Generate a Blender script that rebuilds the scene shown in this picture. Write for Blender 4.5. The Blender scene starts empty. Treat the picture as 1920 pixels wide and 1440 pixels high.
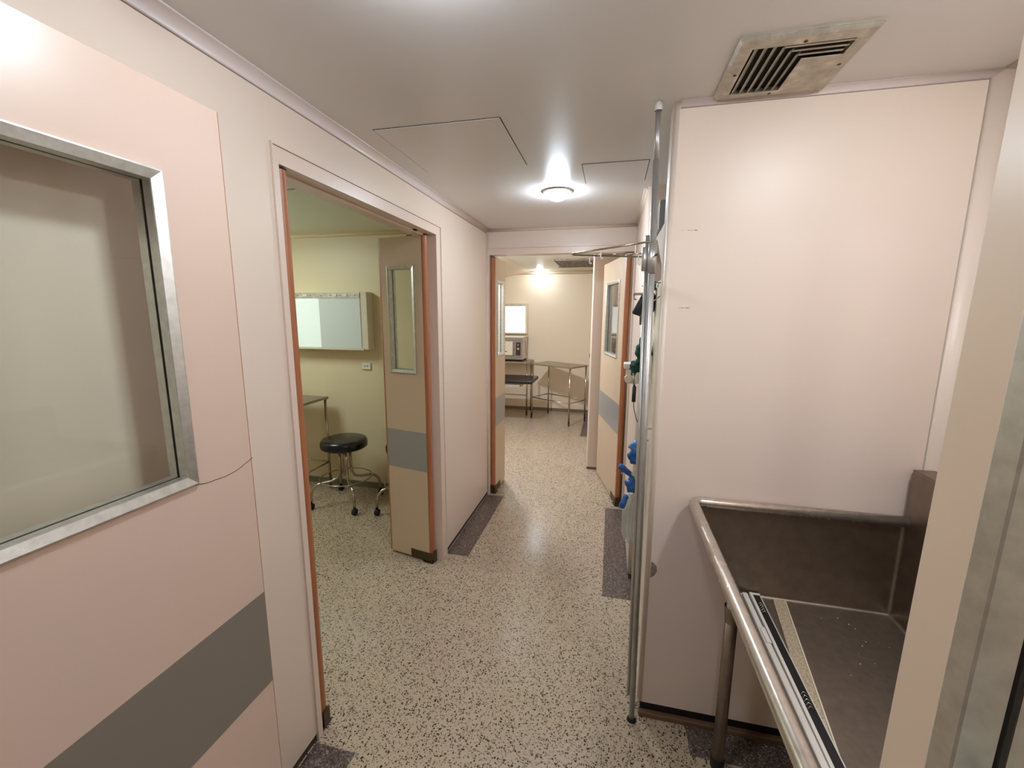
import bpy, bmesh, math, random
from math import sin, cos, pi, radians
from mathutils import Vector, Matrix

random.seed(7)
SC = bpy.context.scene
COL = SC.collection

# ------------------------------------------------------------------ camera
cam_d = bpy.data.cameras.new('camera')
cam = bpy.data.objects.new('camera', cam_d)
COL.objects.link(cam)
cam_d.sensor_width = 36.0
cam_d.lens = 36.0 * 796.73 / 1920.0
cam_d.clip_start = 0.02
YAW, PITCH, ROLL = 0.22745, 0.16463, 0.00613
f = Vector((-sin(YAW) * cos(PITCH), cos(YAW) * cos(PITCH), -sin(PITCH)))
r = Vector((cos(YAW), sin(YAW), 0))
u = r.cross(f)
r2 = r * cos(ROLL) + u * sin(ROLL)
u2 = -r * sin(ROLL) + u * cos(ROLL)
cam.matrix_world = Matrix(((r2.x, u2.x, -f.x, 0), (r2.y, u2.y, -f.y, 0), (r2.z, u2.z, -f.z, 1.659), (0, 0, 0, 1)))
SC.camera = cam

# ------------------------------------------------------------------ world, exposure
w = bpy.data.worlds.new('world')
SC.world = w
w.use_nodes = True
w.node_tree.nodes['Background'].inputs[0].default_value = (1, 0.95, 0.9, 1)
w.node_tree.nodes['Background'].inputs[1].default_value = 0.02
SC.view_settings.view_transform = 'Standard'
SC.view_settings.look = 'None'
SC.view_settings.gamma = 1
SC.view_settings.use_curve_mapping = False
SC.view_settings.exposure = 0.0
# lamp strengths (emission of the lenses)
E_NEAR, E_FAR, E_OP, E_GREEN, E_LOBBY_FILL = 172.0, 205.0, 80.0, 17.5, 250.0
E_OP_FILL, E_SINK = 1350.0, 215.0


# ------------------------------------------------------------------ materials
def lin(c):
    return tuple(((v / 255) / 12.92 if v / 255 <= 0.04045 else (((v / 255) + 0.055) / 1.055) ** 2.4) for v in c) + (1,)


def mat(name, rgb, rough=0.5, metal=0.0, spec=0.5, coat=0.0):
    m = bpy.data.materials.new(name)
    m.use_nodes = True
    b = m.node_tree.nodes['Principled BSDF']
    b.inputs['Base Color'].default_value = lin(rgb)
    b.inputs['Roughness'].default_value = rough
    b.inputs['Metallic'].default_value = metal
    b.inputs['Specular IOR Level'].default_value = spec
    b.inputs['Coat Weight'].default_value = coat
    return m


def nd(m, t, **kw):
    n = m.node_tree.nodes.new(t)
    for k, v in kw.items():
        setattr(n, k, v)
    return n


def lk(m, a, b):
    m.node_tree.links.new(a, b)


def coords(m, scale=(1, 1, 1)):
    g = nd(m, 'ShaderNodeNewGeometry')
    mp = nd(m, 'ShaderNodeMapping')
    mp.inputs['Scale'].default_value = scale
    lk(m, g.outputs['Position'], mp.inputs['Vector'])
    return mp.outputs['Vector']


def noise(m, vec, scale, detail=4, rough=0.5):
    n = nd(m, 'ShaderNodeTexNoise')
    n.inputs['Scale'].default_value = scale
    n.inputs['Detail'].default_value = detail
    n.inputs['Roughness'].default_value = rough
    lk(m, vec, n.inputs['Vector'])
    return n.outputs['Fac']


def ramp(m, fac, stops):
    n = nd(m, 'ShaderNodeValToRGB')
    e = n.color_ramp.elements
    while len(e) < len(stops):
        e.new(0.5)
    for i, (p, c) in enumerate(stops):
        e[i].position = p
        e[i].color = lin(c) if len(c) == 3 else c
    lk(m, fac, n.inputs['Fac'])
    return n.outputs['Color']


def bsdf(m):
    return m.node_tree.nodes['Principled BSDF']


def bump(m, fac, strength=0.1, dist=0.001):
    n = nd(m, 'ShaderNodeBump')
    n.inputs['Strength'].default_value = strength
    n.inputs['Distance'].default_value = dist
    lk(m, fac, n.inputs['Height'])
    lk(m, n.outputs['Normal'], bsdf(m).inputs['Normal'])


def painted(name, c1, c2, rough=0.42, sc=0.9, bs=0.12):
    m = mat(name, c1, rough)
    v = coords(m)
    lk(m, ramp(m, noise(m, v, sc, 3), [(0.35, c1), (0.65, c2)]), bsdf(m).inputs['Base Color'])
    bump(m, noise(m, v, 220, 3), bs, 0.0006)
    return m


M = {}
M['wall'] = painted('cream_wall_paint', (227, 209, 188), (226, 207, 193), 0.40)
M['trim'] = painted('painted_steel_trim', (226, 204, 184), (222, 201, 188), 0.35, 2)
M['cove'] = painted('repainted_joint', (222, 208, 205), (224, 207, 196), 0.38, 3)
M['ceil'] = painted('ceiling_gloss_paint', (225, 222, 218), (226, 221, 219), 0.33, 1.0, 0.06)
M['green_wall'] = painted('yellow_cream_wall_paint', (228, 210, 172), (224, 207, 174), 0.42)
M['green_ceil'] = painted('pale_green_ceiling_paint', (226, 230, 212), (224, 228, 214), 0.45)
M['far_wall'] = painted('warm_cream_wall_paint', (232, 214, 184), (228, 210, 184), 0.42)
M['laminate'] = painted('tan_door_laminate', (214, 186, 165), (211, 184, 168), 0.32, 3, 0.05)
M['laminate_tan'] = painted('sandy_door_laminate', (214, 191, 164), (212, 188, 162), 0.34, 3, 0.05)
M['laminate_light'] = painted('beige_door_laminate', (208, 184, 154), (205, 181, 154), 0.40, 3, 0.05)
M['grey_band'] = mat('grey_laminate_band', (128, 118, 106), 0.33)
M['satin_band'] = mat('satin_grey_band', (166, 165, 160), 0.30, 0.25)
M['dark'] = mat('dark_gap', (18, 15, 13), 0.8)
M['black'] = mat('black_rubber', (20, 20, 22), 0.5)
M['white_plastic'] = mat('white_plastic', (225, 218, 208), 0.4)
M['stain'] = mat('dark_scuff', (120, 98, 80), 0.6)
M['paper'] = painted('torn_paper', (120, 102, 86), (150, 132, 114), 0.8, 90)
M['rust'] = mat('rusty_brown_steel', (74, 42, 28), 0.6, 0.3)

m = M['wood'] = mat('orange_wood_edge', (180, 118, 82), 0.4)
v = coords(m, (30, 30, 1.5))
lk(m, ramp(m, noise(m, v, 3, 3), [(0.3, (156, 94, 58)), (0.7, (176, 112, 74))]), bsdf(m).inputs['Base Color'])


def steel(name, rgb, rough, sx=(1, 1, 1), amt=0.08):
    m = mat(name, rgb, rough, 1.0)
    v = coords(m, sx)
    n = noise(m, v, 8, 5, 0.6)
    mr = nd(m, 'ShaderNodeMapRange')
    mr.inputs['To Min'].default_value = max(0.02, rough - amt)
    mr.inputs['To Max'].default_value = rough + amt
    lk(m, n, mr.inputs['Value'])
    lk(m, mr.outputs[0], bsdf(m).inputs['Roughness'])
    a = tuple(int(c * 0.9) for c in rgb)
    lk(m, ramp(m, n, [(0.3, a), (0.7, rgb)]), bsdf(m).inputs['Base Color'])
    return m


M['alu'] = steel('brushed_aluminium', (222, 222, 216), 0.42, (6, 6, 6), 0.04)
M['sink_steel'] = steel('dull_stainless_steel', (158, 144, 130), 0.42, (3, 3, 3), 0.03)
M['sink_floor'] = steel('scratched_stainless_steel', (150, 138, 126), 0.52, (5, 5, 5), 0.04)
M['table_steel'] = steel('table_top_steel', (168, 154, 134), 0.4, (5, 5, 5), 0.05)
bsdf(M['table_steel']).inputs['Metallic'].default_value = 0.7
M['rail_steel'] = steel('polished_stainless_rail', (212, 202, 190), 0.26, (6, 6, 6), 0.05)
M['galv'] = steel('galvanised_tube', (204, 202, 198), 0.38, (12, 12, 2), 0.05)
bsdf(M['galv']).inputs['Metallic'].default_value = 0.75
bsdf(M['rail_steel']).inputs['Metallic'].default_value = 0.85
M['chrome'] = steel('dull_chrome', (190, 180, 165), 0.22, (10, 10, 10), 0.06)
M['pivot'] = steel('grimy_pivot_steel', (104, 92, 70), 0.42, (30, 30, 30), 0.12)

m = M['vent'] = mat('aged_aluminium_grille', (176, 168, 152), 0.45, 0.55)
v = coords(m)
lk(m, ramp(m, noise(m, v, 22, 6, 0.65), [(0.34, (168, 160, 144)), (0.55, (190, 182, 166)), (0.68, (214, 206, 190))]), bsdf(m).inputs['Base Color'])
m = M['vent_rust'] = mat('dirty_grille', (120, 108, 92), 0.6, 0.2)
lk(m, ramp(m, noise(m, coords(m), 30, 6, 0.7), [(0.35, (70, 60, 50)), (0.6, (160, 148, 130))]), bsdf(m).inputs['Base Color'])

m = M['vinyl'] = mat('black_vinyl', (20, 20, 22), 0.22, 0, 0.5)
bump(m, noise(m, coords(m), 60, 3), 0.08, 0.001)


def terrazzo(name, base1, base2, chips, s1=95, th=0.42, rough=0.2):
    m = mat(name, base1, rough)
    v = coords(m)
    base = ramp(m, noise(m, v, 1.4, 4), [(0.35, base1), (0.65, base2)])
    # warp
    nz = nd(m, 'ShaderNodeTexNoise')
    nz.inputs['Scale'].default_value = 120
    lk(m, v, nz.inputs['Vector'])
    vm = nd(m, 'ShaderNodeVectorMath', operation='MULTIPLY_ADD')
    lk(m, nz.outputs['Color'], vm.inputs[0])
    vm.inputs[1].default_value = (0.011, 0.011, 0.0)
    lk(m, v, vm.inputs[2])
    col = base
    for i, (sc, dens, rad, c) in enumerate(chips):
        vo = nd(m, 'ShaderNodeTexVoronoi', voronoi_dimensions='2D')
        vo.inputs['Scale'].default_value = sc
        lk(m, vm.outputs[0], vo.inputs['Vector'])
        sep = nd(m, 'ShaderNodeSeparateColor')
        lk(m, vo.outputs['Color'], sep.inputs[0])
        # size by random green channel
        ml = nd(m, 'ShaderNodeMath', operation='MULTIPLY')
        lk(m, sep.outputs[1], ml.inputs[0])
        ml.inputs[1].default_value = rad
        lt = nd(m, 'ShaderNodeMath', operation='LESS_THAN')
        lk(m, vo.outputs['Distance'], lt.inputs[0])
        lk(m, ml.outputs[0], lt.inputs[1])
        l2 = nd(m, 'ShaderNodeMath', operation='LESS_THAN')
        lk(m, sep.outputs[0], l2.inputs[0])
        l2.inputs[1].default_value = dens
        an = nd(m, 'ShaderNodeMath', operation='MULTIPLY')
        lk(m, lt.outputs[0], an.inputs[0])
        lk(m, l2.outputs[0], an.inputs[1])
        mx = nd(m, 'ShaderNodeMix', data_type='RGBA')
        lk(m, an.outputs[0], mx.inputs['Factor'])
        lk(m, col, mx.inputs['A'])
        mx.inputs['B'].default_value = lin(c)
        col = mx.outputs['Result']
    lk(m, col, bsdf(m).inputs['Base Color'])
    return m


M['terrazzo'] = terrazzo('light_terrazzo', (191, 170, 144), (186, 164, 142),
                         [(150, 0.4, 0.6, (188, 176, 154)), (140, 0.26, 0.55, (124, 106, 88)), (112, 0.36, 0.46, (62, 48, 38)), (190, 0.25, 0.5, (78, 64, 52)), (70, 0.16, 0.32, (52, 40, 32))], rough=0.2)
M['terrazzo_dark'] = terrazzo('dark_terrazzo', (98, 82, 74), (88, 74, 68),
                              [(140, 0.5, 0.6, (128, 112, 104)), (190, 0.28, 0.55, (170, 158, 146)), (110, 0.4, 0.6, (62, 50, 44))], rough=0.3)

m = M['glass'] = bpy.data.materials.new('door_glass')
m.use_nodes = True
b = bsdf(m)
nt = m.node_tree
tr = nd(m, 'ShaderNodeBsdfTransparent')
tr.inputs[0].default_value = (0.95, 0.97, 0.95, 1)
gl = nd(m, 'ShaderNodeBsdfGlossy')
gl.inputs['Roughness'].default_value = 0.02
lwf = nd(m, 'ShaderNodeLayerWeight')
lwp = nd(m, 'ShaderNodeMath', operation='POWER')
lk(m, lwf.outputs['Facing'], lwp.inputs[0])
lwp.inputs[1].default_value = 4.0
lw = nd(m, 'ShaderNodeMath', operation='MULTIPLY_ADD')
lk(m, lwp.outputs[0], lw.inputs[0])
lw.inputs[1].default_value = 0.7
lw.inputs[2].default_value = 0.04
mixn = nd(m, 'ShaderNodeMixShader')
lk(m, lw.outputs[0], mixn.inputs[0])
lk(m, tr.outputs[0], mixn.inputs[1])
lk(m, gl.outputs[0], mixn.inputs[2])
lk(m, mixn.outputs[0], nt.nodes['Material Output'].inputs['Surface'])


def emis(name, rgb, s):
    m = mat(name, (20, 20, 20), 0.4)
    bsdf(m).inputs['Emission Color'].default_value = rgb + (1,)
    bsdf(m).inputs['Emission Strength'].default_value = s
    bsdf(m).inputs['Base Color'].default_value = lin((205, 208, 202))
    return m


M['lamp_near'] = emis('lamp_lens_near', (0.77, 0.88, 1.0), E_NEAR)
M['lamp_far'] = emis('lamp_lens_far', (0.77, 0.88, 1.0), E_FAR)
M['lamp_sink'] = emis('lamp_lens_sink', (0.84, 0.91, 1.0), E_SINK)
M['op_fill'] = emis('fill_lens_back_room', (0.77, 0.87, 1.0), E_OP_FILL)
M['lamp_op'] = emis('lamp_lens_back_room', (0.77, 0.87, 1.0), E_OP)
M['lamp_green'] = emis('fluorescent_diffuser', (0.80, 0.95, 0.92), E_GREEN)
M['lobby_fill'] = emis('fill_lens_lobby', (0.79, 0.88, 1.0), E_LOBBY_FILL)
M['lit_panel'] = emis('lit_viewer_panel', (0.84, 1.0, 0.88), 0.40)
M['white_panel'] = emis('bright_viewer_panel', (0.93, 1.0, 0.95), 1.1)
M['dim_glow_panel'] = emis('dim_glow_viewer_panel', (0.88, 1.0, 0.92), 0.04)  # weak emission added to brighten the viewer half that is switched off
M['green_cloth'] = mat('dark_green_surgical_cloth', (18, 62, 48), 0.85)
M['blue'] = mat('blue_plastic_cap', (22, 82, 150), 0.35)
M['light_blue'] = mat('pale_blue_plastic', (70, 122, 180), 0.4)
M['clear'] = mat('milky_clear_plastic', (205, 205, 200), 0.25)
bsdf(M['clear']).inputs['Alpha'].default_value = 0.55
M['cream_enamel'] = mat('cream_enamel', (222, 210, 186), 0.35)
M['grey_enamel'] = mat('grey_enamel', (138, 128, 116), 0.4)
M['maroon'] = mat('dark_maroon_panel', (58, 20, 22), 0.35)
M['bag'] = mat('grey_plastic', (120, 124, 122), 0.35)


# ------------------------------------------------------------------ mesh helpers
class MB:
    def __init__(s):
        s.bm = bmesh.new()

    def box(s, x0, x1, y0, y1, z0, z1, bev=0.0):
        vs = [s.bm.verts.new(p) for p in ((x0, y0, z0), (x1, y0, z0), (x1, y1, z0), (x0, y1, z0), (x0, y0, z1), (x1, y0, z1), (x1, y1, z1), (x0, y1, z1))]
        fs = [s.bm.faces.new([vs[i] for i in q]) for q in ((3, 2, 1, 0), (4, 5, 6, 7), (0, 1, 5, 4), (1, 2, 6, 5), (2, 3, 7, 6), (3, 0, 4, 7))]
        if bev:
            es = {e for f_ in fs for e in f_.edges}
            bmesh.ops.bevel(s.bm, geom=list(es), offset=bev, segments=2, affect='EDGES', profile=0.5)
        return s

    def tube(s, pts, rad, seg=10, caps=True):
        pts = [Vector(p) for p in pts]
        if not isinstance(rad, (list, tuple)):
            rad = [rad] * len(pts)
        rings = []
        pn = None
        for i, p in enumerate(pts):
            if i == 0:
                t = pts[1] - p
            elif i == len(pts) - 1:
                t = p - pts[i - 1]
            else:
                t = (pts[i + 1] - p).normalized() + (p - pts[i - 1]).normalized()
            t.normalize()
            if pn is None:
                a = Vector((0, 0, 1)) if abs(t.z) < 0.9 else Vector((1, 0, 0))
                pn = t.cross(a).normalized()
            else:
                pn = (pn - t * pn.dot(t)).normalized()
            b = t.cross(pn)
            rings.append([s.bm.verts.new(p + (pn * cos(2 * pi * k / seg) + b * sin(2 * pi * k / seg)) * rad[i]) for k in range(seg)])
        for a, b in zip(rings, rings[1:]):
            for k in range(seg):
                fc = s.bm.faces.new((a[k], a[(k + 1) % seg], b[(k + 1) % seg], b[k]))
                fc.smooth = True
        if caps:
            s.bm.faces.new(list(reversed(rings[0])))
            s.bm.faces.new(rings[-1])
        return s

    def lathe(s, prof, c=(0, 0, 0), seg=32, smooth=True):
        """prof = [(r, z)...] around the z axis"""
        rings = []
        for (r_, z) in prof:
            if r_ < 1e-6:
                rings.append([s.bm.verts.new((c[0], c[1], c[2] + z))])
            else:
                rings.append([s.bm.verts.new((c[0] + r_ * cos(2 * pi * k / seg), c[1] + r_ * sin(2 * pi * k / seg), c[2] + z)) for k in range(seg)])
        for a, b in zip(rings, rings[1:]):
            for k in range(seg):
                k2 = (k + 1) % seg
                if len(a) == 1 and len(b) == 1:
                    continue
                if len(a) == 1:
                    fc = s.bm.faces.new((a[0], b[k2], b[k]))
                elif len(b) == 1:
                    fc = s.bm.faces.new((a[k], a[k2], b[0]))
                else:
                    fc = s.bm.faces.new((a[k], a[k2], b[k2], b[k]))
                fc.smooth = smooth
        return s

    def prism(s, pts, d):
        """polygon pts (3-D) pushed along vector d"""
        d = Vector(d)
        a = [s.bm.verts.new(p) for p in pts]
        b = [s.bm.verts.new(Vector(p) + d) for p in pts]
        s.bm.faces.new(list(reversed(a)))
        s.bm.faces.new(b)
        n = len(pts)
        for i in range(n):
            s.bm.faces.new((a[i], a[(i + 1) % n], b[(i + 1) % n], b[i]))
        return s

    def ring(s, u0, u1, z0, z1, prof, flip=False):
        """mitred frame in the local x-z plane; prof = closed [(outset, y)]"""
        cs = ((u0, z0, -1, -1), (u1, z0, 1, -1), (u1, z1, 1, 1), (u0, z1, -1, 1))
        rows = [[s.bm.verts.new((cu + du * d, y, cz + dz * d)) for (d, y) in prof] for cu, cz, du, dz in cs]
        n = len(prof)
        for i in range(4):
            a, b = rows[i], rows[(i + 1) % 4]
            for k in range(n):
                s.bm.faces.new((a[k], a[(k + 1) % n], b[(k + 1) % n], b[k]))
        return s

    def blob(s, c, rx, ry, rz, seed=0, amp=0.25, sub=3):
        rnd = random.Random(seed)
        ph = [rnd.uniform(0, 6) for _ in range(6)]
        res = bmesh.ops.create_icosphere(s.bm, subdivisions=sub, radius=1)
        for v_ in res['verts']:
            p = v_.co.copy()
            k = 1 + amp * (0.5 * sin(4 * p.x + ph[0]) * cos(5 * p.z + ph[1]) + 0.3 * sin(9 * p.y + ph[2] + 3 * p.x) + 0.2 * sin(13 * p.z + ph[3]))
            v_.co = Vector((c[0] + p.x * rx * k, c[1] + p.y * ry * k, c[2] + p.z * rz * k))
        for f_ in s.bm.faces:
            f_.smooth = True
        return s

    def build(s, name, m_, parent=None, smooth=False):
        bmesh.ops.recalc_face_normals(s.bm, faces=s.bm.faces)
        me = bpy.data.meshes.new(name)
        s.bm.to_mesh(me)
        s.bm.free()
        if smooth:
            for p in me.polygons:
                p.use_smooth = True
        me.materials.append(m_)
        o = bpy.data.objects.new(name, me)
        COL.objects.link(o)
        if parent:
            o.parent = parent
        return o


def tag(o, label=None, cat=None, group=None, kind=None):
    if label:
        o['label'] = label
    if cat:
        o['category'] = cat
    if group:
        o['group'] = group
    if kind:
        o['kind'] = kind
    return o


def empty(name, loc, rz=0.0):
    o = bpy.data.objects.new(name, None)
    o.empty_display_size = 0.1
    COL.objects.link(o)
    o.location = loc
    o.rotation_euler = (0, 0, rz)
    return o


def struct(name, mb, m_):
    return tag(mb.build(name, m_), kind='structure')


def copy_tree(o, parent=None):
    c = o.copy()
    COL.objects.link(c)
    if parent:
        c.parent = parent
    for ch in list(o.children):
        copy_tree(ch, c)
    return c


H = 2.35

# ------------------------------------------------------------------ floor: terrazzo slabs with thin joints
fl = struct('floor', MB().box(-3.9, 1.4, -2.3, 7.5, -0.12, -0.001), mat('pale_joint', (190, 174, 150), 0.5))
xs = [-3.9, -1.112, -0.31, 1.4]
ys = [-2.3, 3.645, 4.97, 7.5]
g = 0.0012
for i in range(3):
    for j in range(3):
        MB().box(xs[i] + g, xs[i + 1] - g, ys[j] + g, ys[j + 1] - g, -0.0009, 0.0).build('slab', M['terrazzo'], fl)
# dark borders, slightly proud
for n, (x0, x1, y0, y1) in enumerate(((-1.054, -0.897, 2.565, 3.575), (0.014, 0.20, 2.355, 3.56), (0.362, 1.066, 1.487, 1.66), (-1.054, -0.882, 0.08, 1.20))):
    tb = struct('trim_%d' % (n + 1), MB().box(x0, x1, y0, y1, -0.004, 0.0015), M['terrazzo_dark'])
tb = struct('trim_5', MB().box(-0.36, -0.212, 5.7, 7.1, -0.004, 0.0015), M['terrazzo_dark'])
tb = struct('trim_6', MB().box(-1.054, -0.905, 3.562, 3.588, -0.004, 0.003).box(0.0, 0.165, 3.545, 3.575, -0.004, 0.003), mat('grey_threshold', (150, 138, 122), 0.5))

# ------------------------------------------------------------------ ceilings
struct('ceiling', MB().box(-1.17, 1.6, -2.3, 3.70, H, H + 0.1), M['ceil'])
struct('ceiling_side_room', MB().box(-3.9, -1.171, 0.3, 3.62, H, H + 0.1), M['green_ceil'])
struct('ceiling_back_room', MB().box(-3.0, 0.5, 3.701, 7.5, H, H + 0.1), painted('back_ceiling_paint', (228, 226, 212), (226, 222, 210), 0.45))

# ------------------------------------------------------------------ walls
XL, YF, XR, YC, XC, XRC = -1.054, 3.583, 0.165, 1.62, 0.172, 1.066
WT = 0.116
wl = MB()
wl.box(XL - WT, XL, -0.06, 1.215, 0.035, H)
wl.box(XL - WT, XL, 2.555, YF + 0.11, 0.035, H)
wl.box(XL - WT, XL, 1.2151, 2.5549, 2.174, H)
left = struct('wall_left', wl, M['wall'])
# dark recessed skirting line of the walls
struct('baseboard_left', MB().box(XL - WT, XL - 0.006, -0.06, 1.21, 0, 0.0349).box(XL - WT, XL - 0.006, 2.56, YF, 0, 0.0349), mat('dark_skirting', (70, 56, 46), 0.6))
wf = MB()
wf.box(XL + 0.0005, XR - 0.0005, YF, YF + 0.11, 2.203, H - 0.0005)
wf.box(XR, 0.6, YF, YF + 0.11, 0.0, H - 0.0005)
struct('wall_far', wf, M['wall'])


def rounded_wall(mb, x0, x1, y0, y1, z0, z1, rad, corners):
    pts = []
    for (cx, cy, key, a0) in ((x0, y0, 'a', pi), (x1, y0, 'b', 1.5 * pi), (x1, y1, 'c', 0), (x0, y1, 'd', 0.5 * pi)):
        if key in corners:
            ox = cx + rad if cx == x0 else cx - rad
            oy = cy + rad if cy == y0 else cy - rad
            for k in range(7):
                a = a0 + k / 6 * pi / 2
                pts.append((ox + rad * cos(a), oy + rad * sin(a), z0))
        else:
            pts.append((cx, cy, z0))
    mb.prism(pts, (0, 0, z1 - z0))
    return mb


wr = rounded_wall(MB(), XR, 0.30, 2.56, YF - 0.001, 0.035, H, 0.03, 'ad')
o = struct('wall_right', wr, M['wall'])
for p in o.data.polygons:
    p.use_smooth = abs(p.normal.z) < 0.5 and p.area < 0.02
struct('baseboard_right', MB().box(XR + 0.006, 0.29, 2.57, YF - 0.002, 0, 0.0349), mat('brown_skirting', (84, 58, 44), 0.6))
wc = rounded_wall(MB(), XC, 1.40, YC, 1.73, 0.062, H, 0.018, 'ad')
o = struct('wall_sink_side', wc, M['wall'])
column_wall = o
for p in o.data.polygons:
    p.use_smooth = abs(p.normal.z) < 0.5 and p.area < 0.03
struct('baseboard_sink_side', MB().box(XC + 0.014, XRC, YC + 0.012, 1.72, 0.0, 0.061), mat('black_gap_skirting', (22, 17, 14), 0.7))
struct('trim_7', MB().box(XC + 0.006, XRC, YC - 0.012, YC + 0.011, 0.0, 0.022, 0.004), mat('worn_wood_fillet', (112, 84, 58), 0.6))
struct('wall_alcove', MB().box(0.70, 0.80, 1.731, YF - 0.0, 0, H).box(0.31, 0.699, 2.62, 2.70, 0, H), M['wall'])
struct('wall_right_of_sink', MB().box(XRC, XRC + 0.1, -0.06, YC - 0.0005, 0.0, H), M['wall'])
# wall with the entry doorway the camera stands in
wd = MB()
wd.box(-3.0, -0.97, -0.10, -0.0605, 0, H).box(0.30, 1.6, -0.10, -0.0605, 0, H)
wd.box(-0.9695, 0.2995, -0.10, -0.0605, 2.17, H)
struct('wall_entry', wd, M['wall'])
struct('wall_lobby', MB().box(-1.6, -1.5, -2.3, -0.101, 0, H).box(1.5, 1.6, -2.3, -0.101, 0, H).box(-1.499, 1.499, -2.3, -2.2, 0, H), M['wall'])
# side room
sr = MB()
sr.box(-3.8, XL - WT - 0.0005, 3.47, 3.58, 0, H)
sr.box(-3.9, -3.801, 0.3, 3.58, 0, H)
sr.box(-3.8, XL - WT - 0.0005, 0.3, 0.4, 0, H)
struct('wall_side_room', sr, M['green_wall'])
struct('baseboard_side_room', MB().box(-3.79, XL - WT - 0.002, 3.455, 3.469, 0, 0.055), mat('grey_skirting', (120, 112, 92), 0.6))
# back room
br = MB()
br.box(-3.0, 0.5, 7.16, 7.3, 0, H)
br.box(-3.0, -2.9, 3.70, 7.159, 0, H)
br.box(-2.899, XL - WT - 0.0005, 3.5805, 3.693, 0, H)
struct('wall_back_room', br, M['far_wall'])
rr = rounded_wall(MB(), -0.205, 0.40, 4.46, 7.1595, 0.03, H, 0.02, 'a')
struct('wall_back_room_right', rr, M['wall'])
struct('wall_back_room_near', MB().box(0.40, 0.5, 3.694, 4.45, 0, H), M['far_wall'])
struct('baseboard_back_room', MB().box(-2.89, -0.21, 7.14, 7.159, 0, 0.05).box(-0.2, 0.39, 4.468, 4.6, 0, 0.029), mat('dusty_skirting', (120, 102, 78), 0.6))
# sloping bulkhead along the left of the back room
struct('wall_back_room_slope', MB().prism([(-1.34, 3.705, H - 0.001), (-2.895, 3.705, 2.02), (-2.895, 3.705, H - 0.001)], (0, 3.45, 0)), M['far_wall'])


# concave plaster coves
def cove(name, p0, p1, n1, n2, rad=0.03, m_=None):
    p0, p1, n1, n2 = Vector(p0), Vector(p1), Vector(n1), Vector(n2)
    prof = [n1 * 0 + n2 * 0]
    K = 6
    for k in range(K + 1):
        a = k / K * pi / 2
        # arc centred at n1*rad + n2*rad
        prof.append(n1 * (rad - rad * sin(a)) + n2 * (rad - rad * cos(a)))
    mb = MB()
    eps = (n1 + n2) * 0.0004
    mb.prism([p0 + q + eps for q in prof], p1 - p0)
    o_ = struct(name, mb, m_ or M['cove'])
    for p in o_.data.polygons:
        p.use_smooth = len(p.vertices) == 4 and p.area < (p1 - p0).length * rad * 0.6
    return o_


DN = (0, 0, -1)
cove('trim_8', (XL, 0.0, H), (XL, YF, H), (1, 0, 0), DN, 0.035)
cove('trim_9', (XL, YF, H), (XR, YF, H), (0, -1, 0), DN, 0.02, M['wall'])
cove('trim_10', (XC + 0.02, YC, H), (XRC, YC, H), (0, -1, 0), DN, 0.020)
cove('trim_11', (XRC, YC, 0.06), (XRC, YC, H - 0.001), (-1, 0, 0), (0, -1, 0), 0.04, M['wall'])
cove('trim_12', (XRC, -0.05, H), (XRC, YC, H), (-1, 0, 0), DN, 0.02, M['wall'])
cove('trim_13', (XL, YF, 0.04), (XL, YF, H), (1, 0, 0), (0, -1, 0), 0.015, M['wall'])
cove('trim_14', (XR, 2.60, H), (XR, YF, H), (-1, 0, 0), DN, 0.02, M['wall'])
cove('trim_15', (-3.7, 3.47, H), (-1.18, 3.47, H), (0, -1, 0), DN, 0.03, M['green_wall'])
cove('trim_16', (-2.0, 7.16, H), (-0.2, 7.16, H), (0, -1, 0), DN, 0.05, M['far_wall'])

# ------------------------------------------------------------------ door frames
# opening into the side room (steel frame with stepped border)
t = tag(empty('door_frame', (XL, 1.87, 0)), 'painted steel frame around the wide doorway on the left, stepped border', 'door frame')


def fr_y(mb, y0, y1, z1, w_near, w_far, w_top, x0, x1):
    """U-shaped frame in the y-z plane; coordinates are relative to the frame empty"""
    Y = 1.87
    mb.box(x0, x1, y0 - Y, y0 + w_near - Y, 0, z1 - w_top)
    mb.box(x0, x1, y1 - w_far - Y, y1 - Y, 0, z1 - w_top)
    mb.box(x0, x1, y0 - Y, y1 - Y, z1 - w_top, z1)


mb = MB()
fr_y(mb, 1.2155, 2.5545, 2.1735, 0.023, 0.062, 0.05, -WT - 0.006, 0.003)
mb.build('jamb_lining', M['trim'], t)
mb = MB()
fr_y(mb, 1.208, 2.562, 2.181, 0.006, 0.006, 0.006, -0.003, 0.008)
mb.build('outer_border', M['trim'], t)
mb = MB()
mb.box(-WT - 0.003, -0.055, 1.24 - 1.87, 2.49 - 1.87, 2.112, 2.1225)
mb.build('door_stop', M['trim'], t)
mb = MB()
mb.box(-0.055, -0.04, 2.30 - 1.87, 2.33 - 1.87, 2.117, 2.1225)
mb.build('closer_hole', M['dark'], t)

# opening into the back room
t = tag(empty('door_frame', (-0.445, YF, 0)), 'painted steel head frame over the doorway at the corridor end', 'door frame')
X = -0.445
mb = MB()
mb.box(XL + 0.001 - X, -1.035 - X, -0.003, 0.116, 0, 2.145)
mb.box(0.147 - X, XR - 0.001 - X, -0.003, 0.116, 0, 2.145)
mb.box(XL + 0.001 - X, XR - 0.001 - X, -0.003, 0.116, 2.1452, 2.2025)
mb.build('jamb_lining', M['trim'], t)
mb = MB()
mb.box(XL + 0.001 - X, XR - 0.001 - X, -0.012, -0.0032, 2.196, 2.208)
mb.build('outer_border', M['trim'], t)


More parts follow.
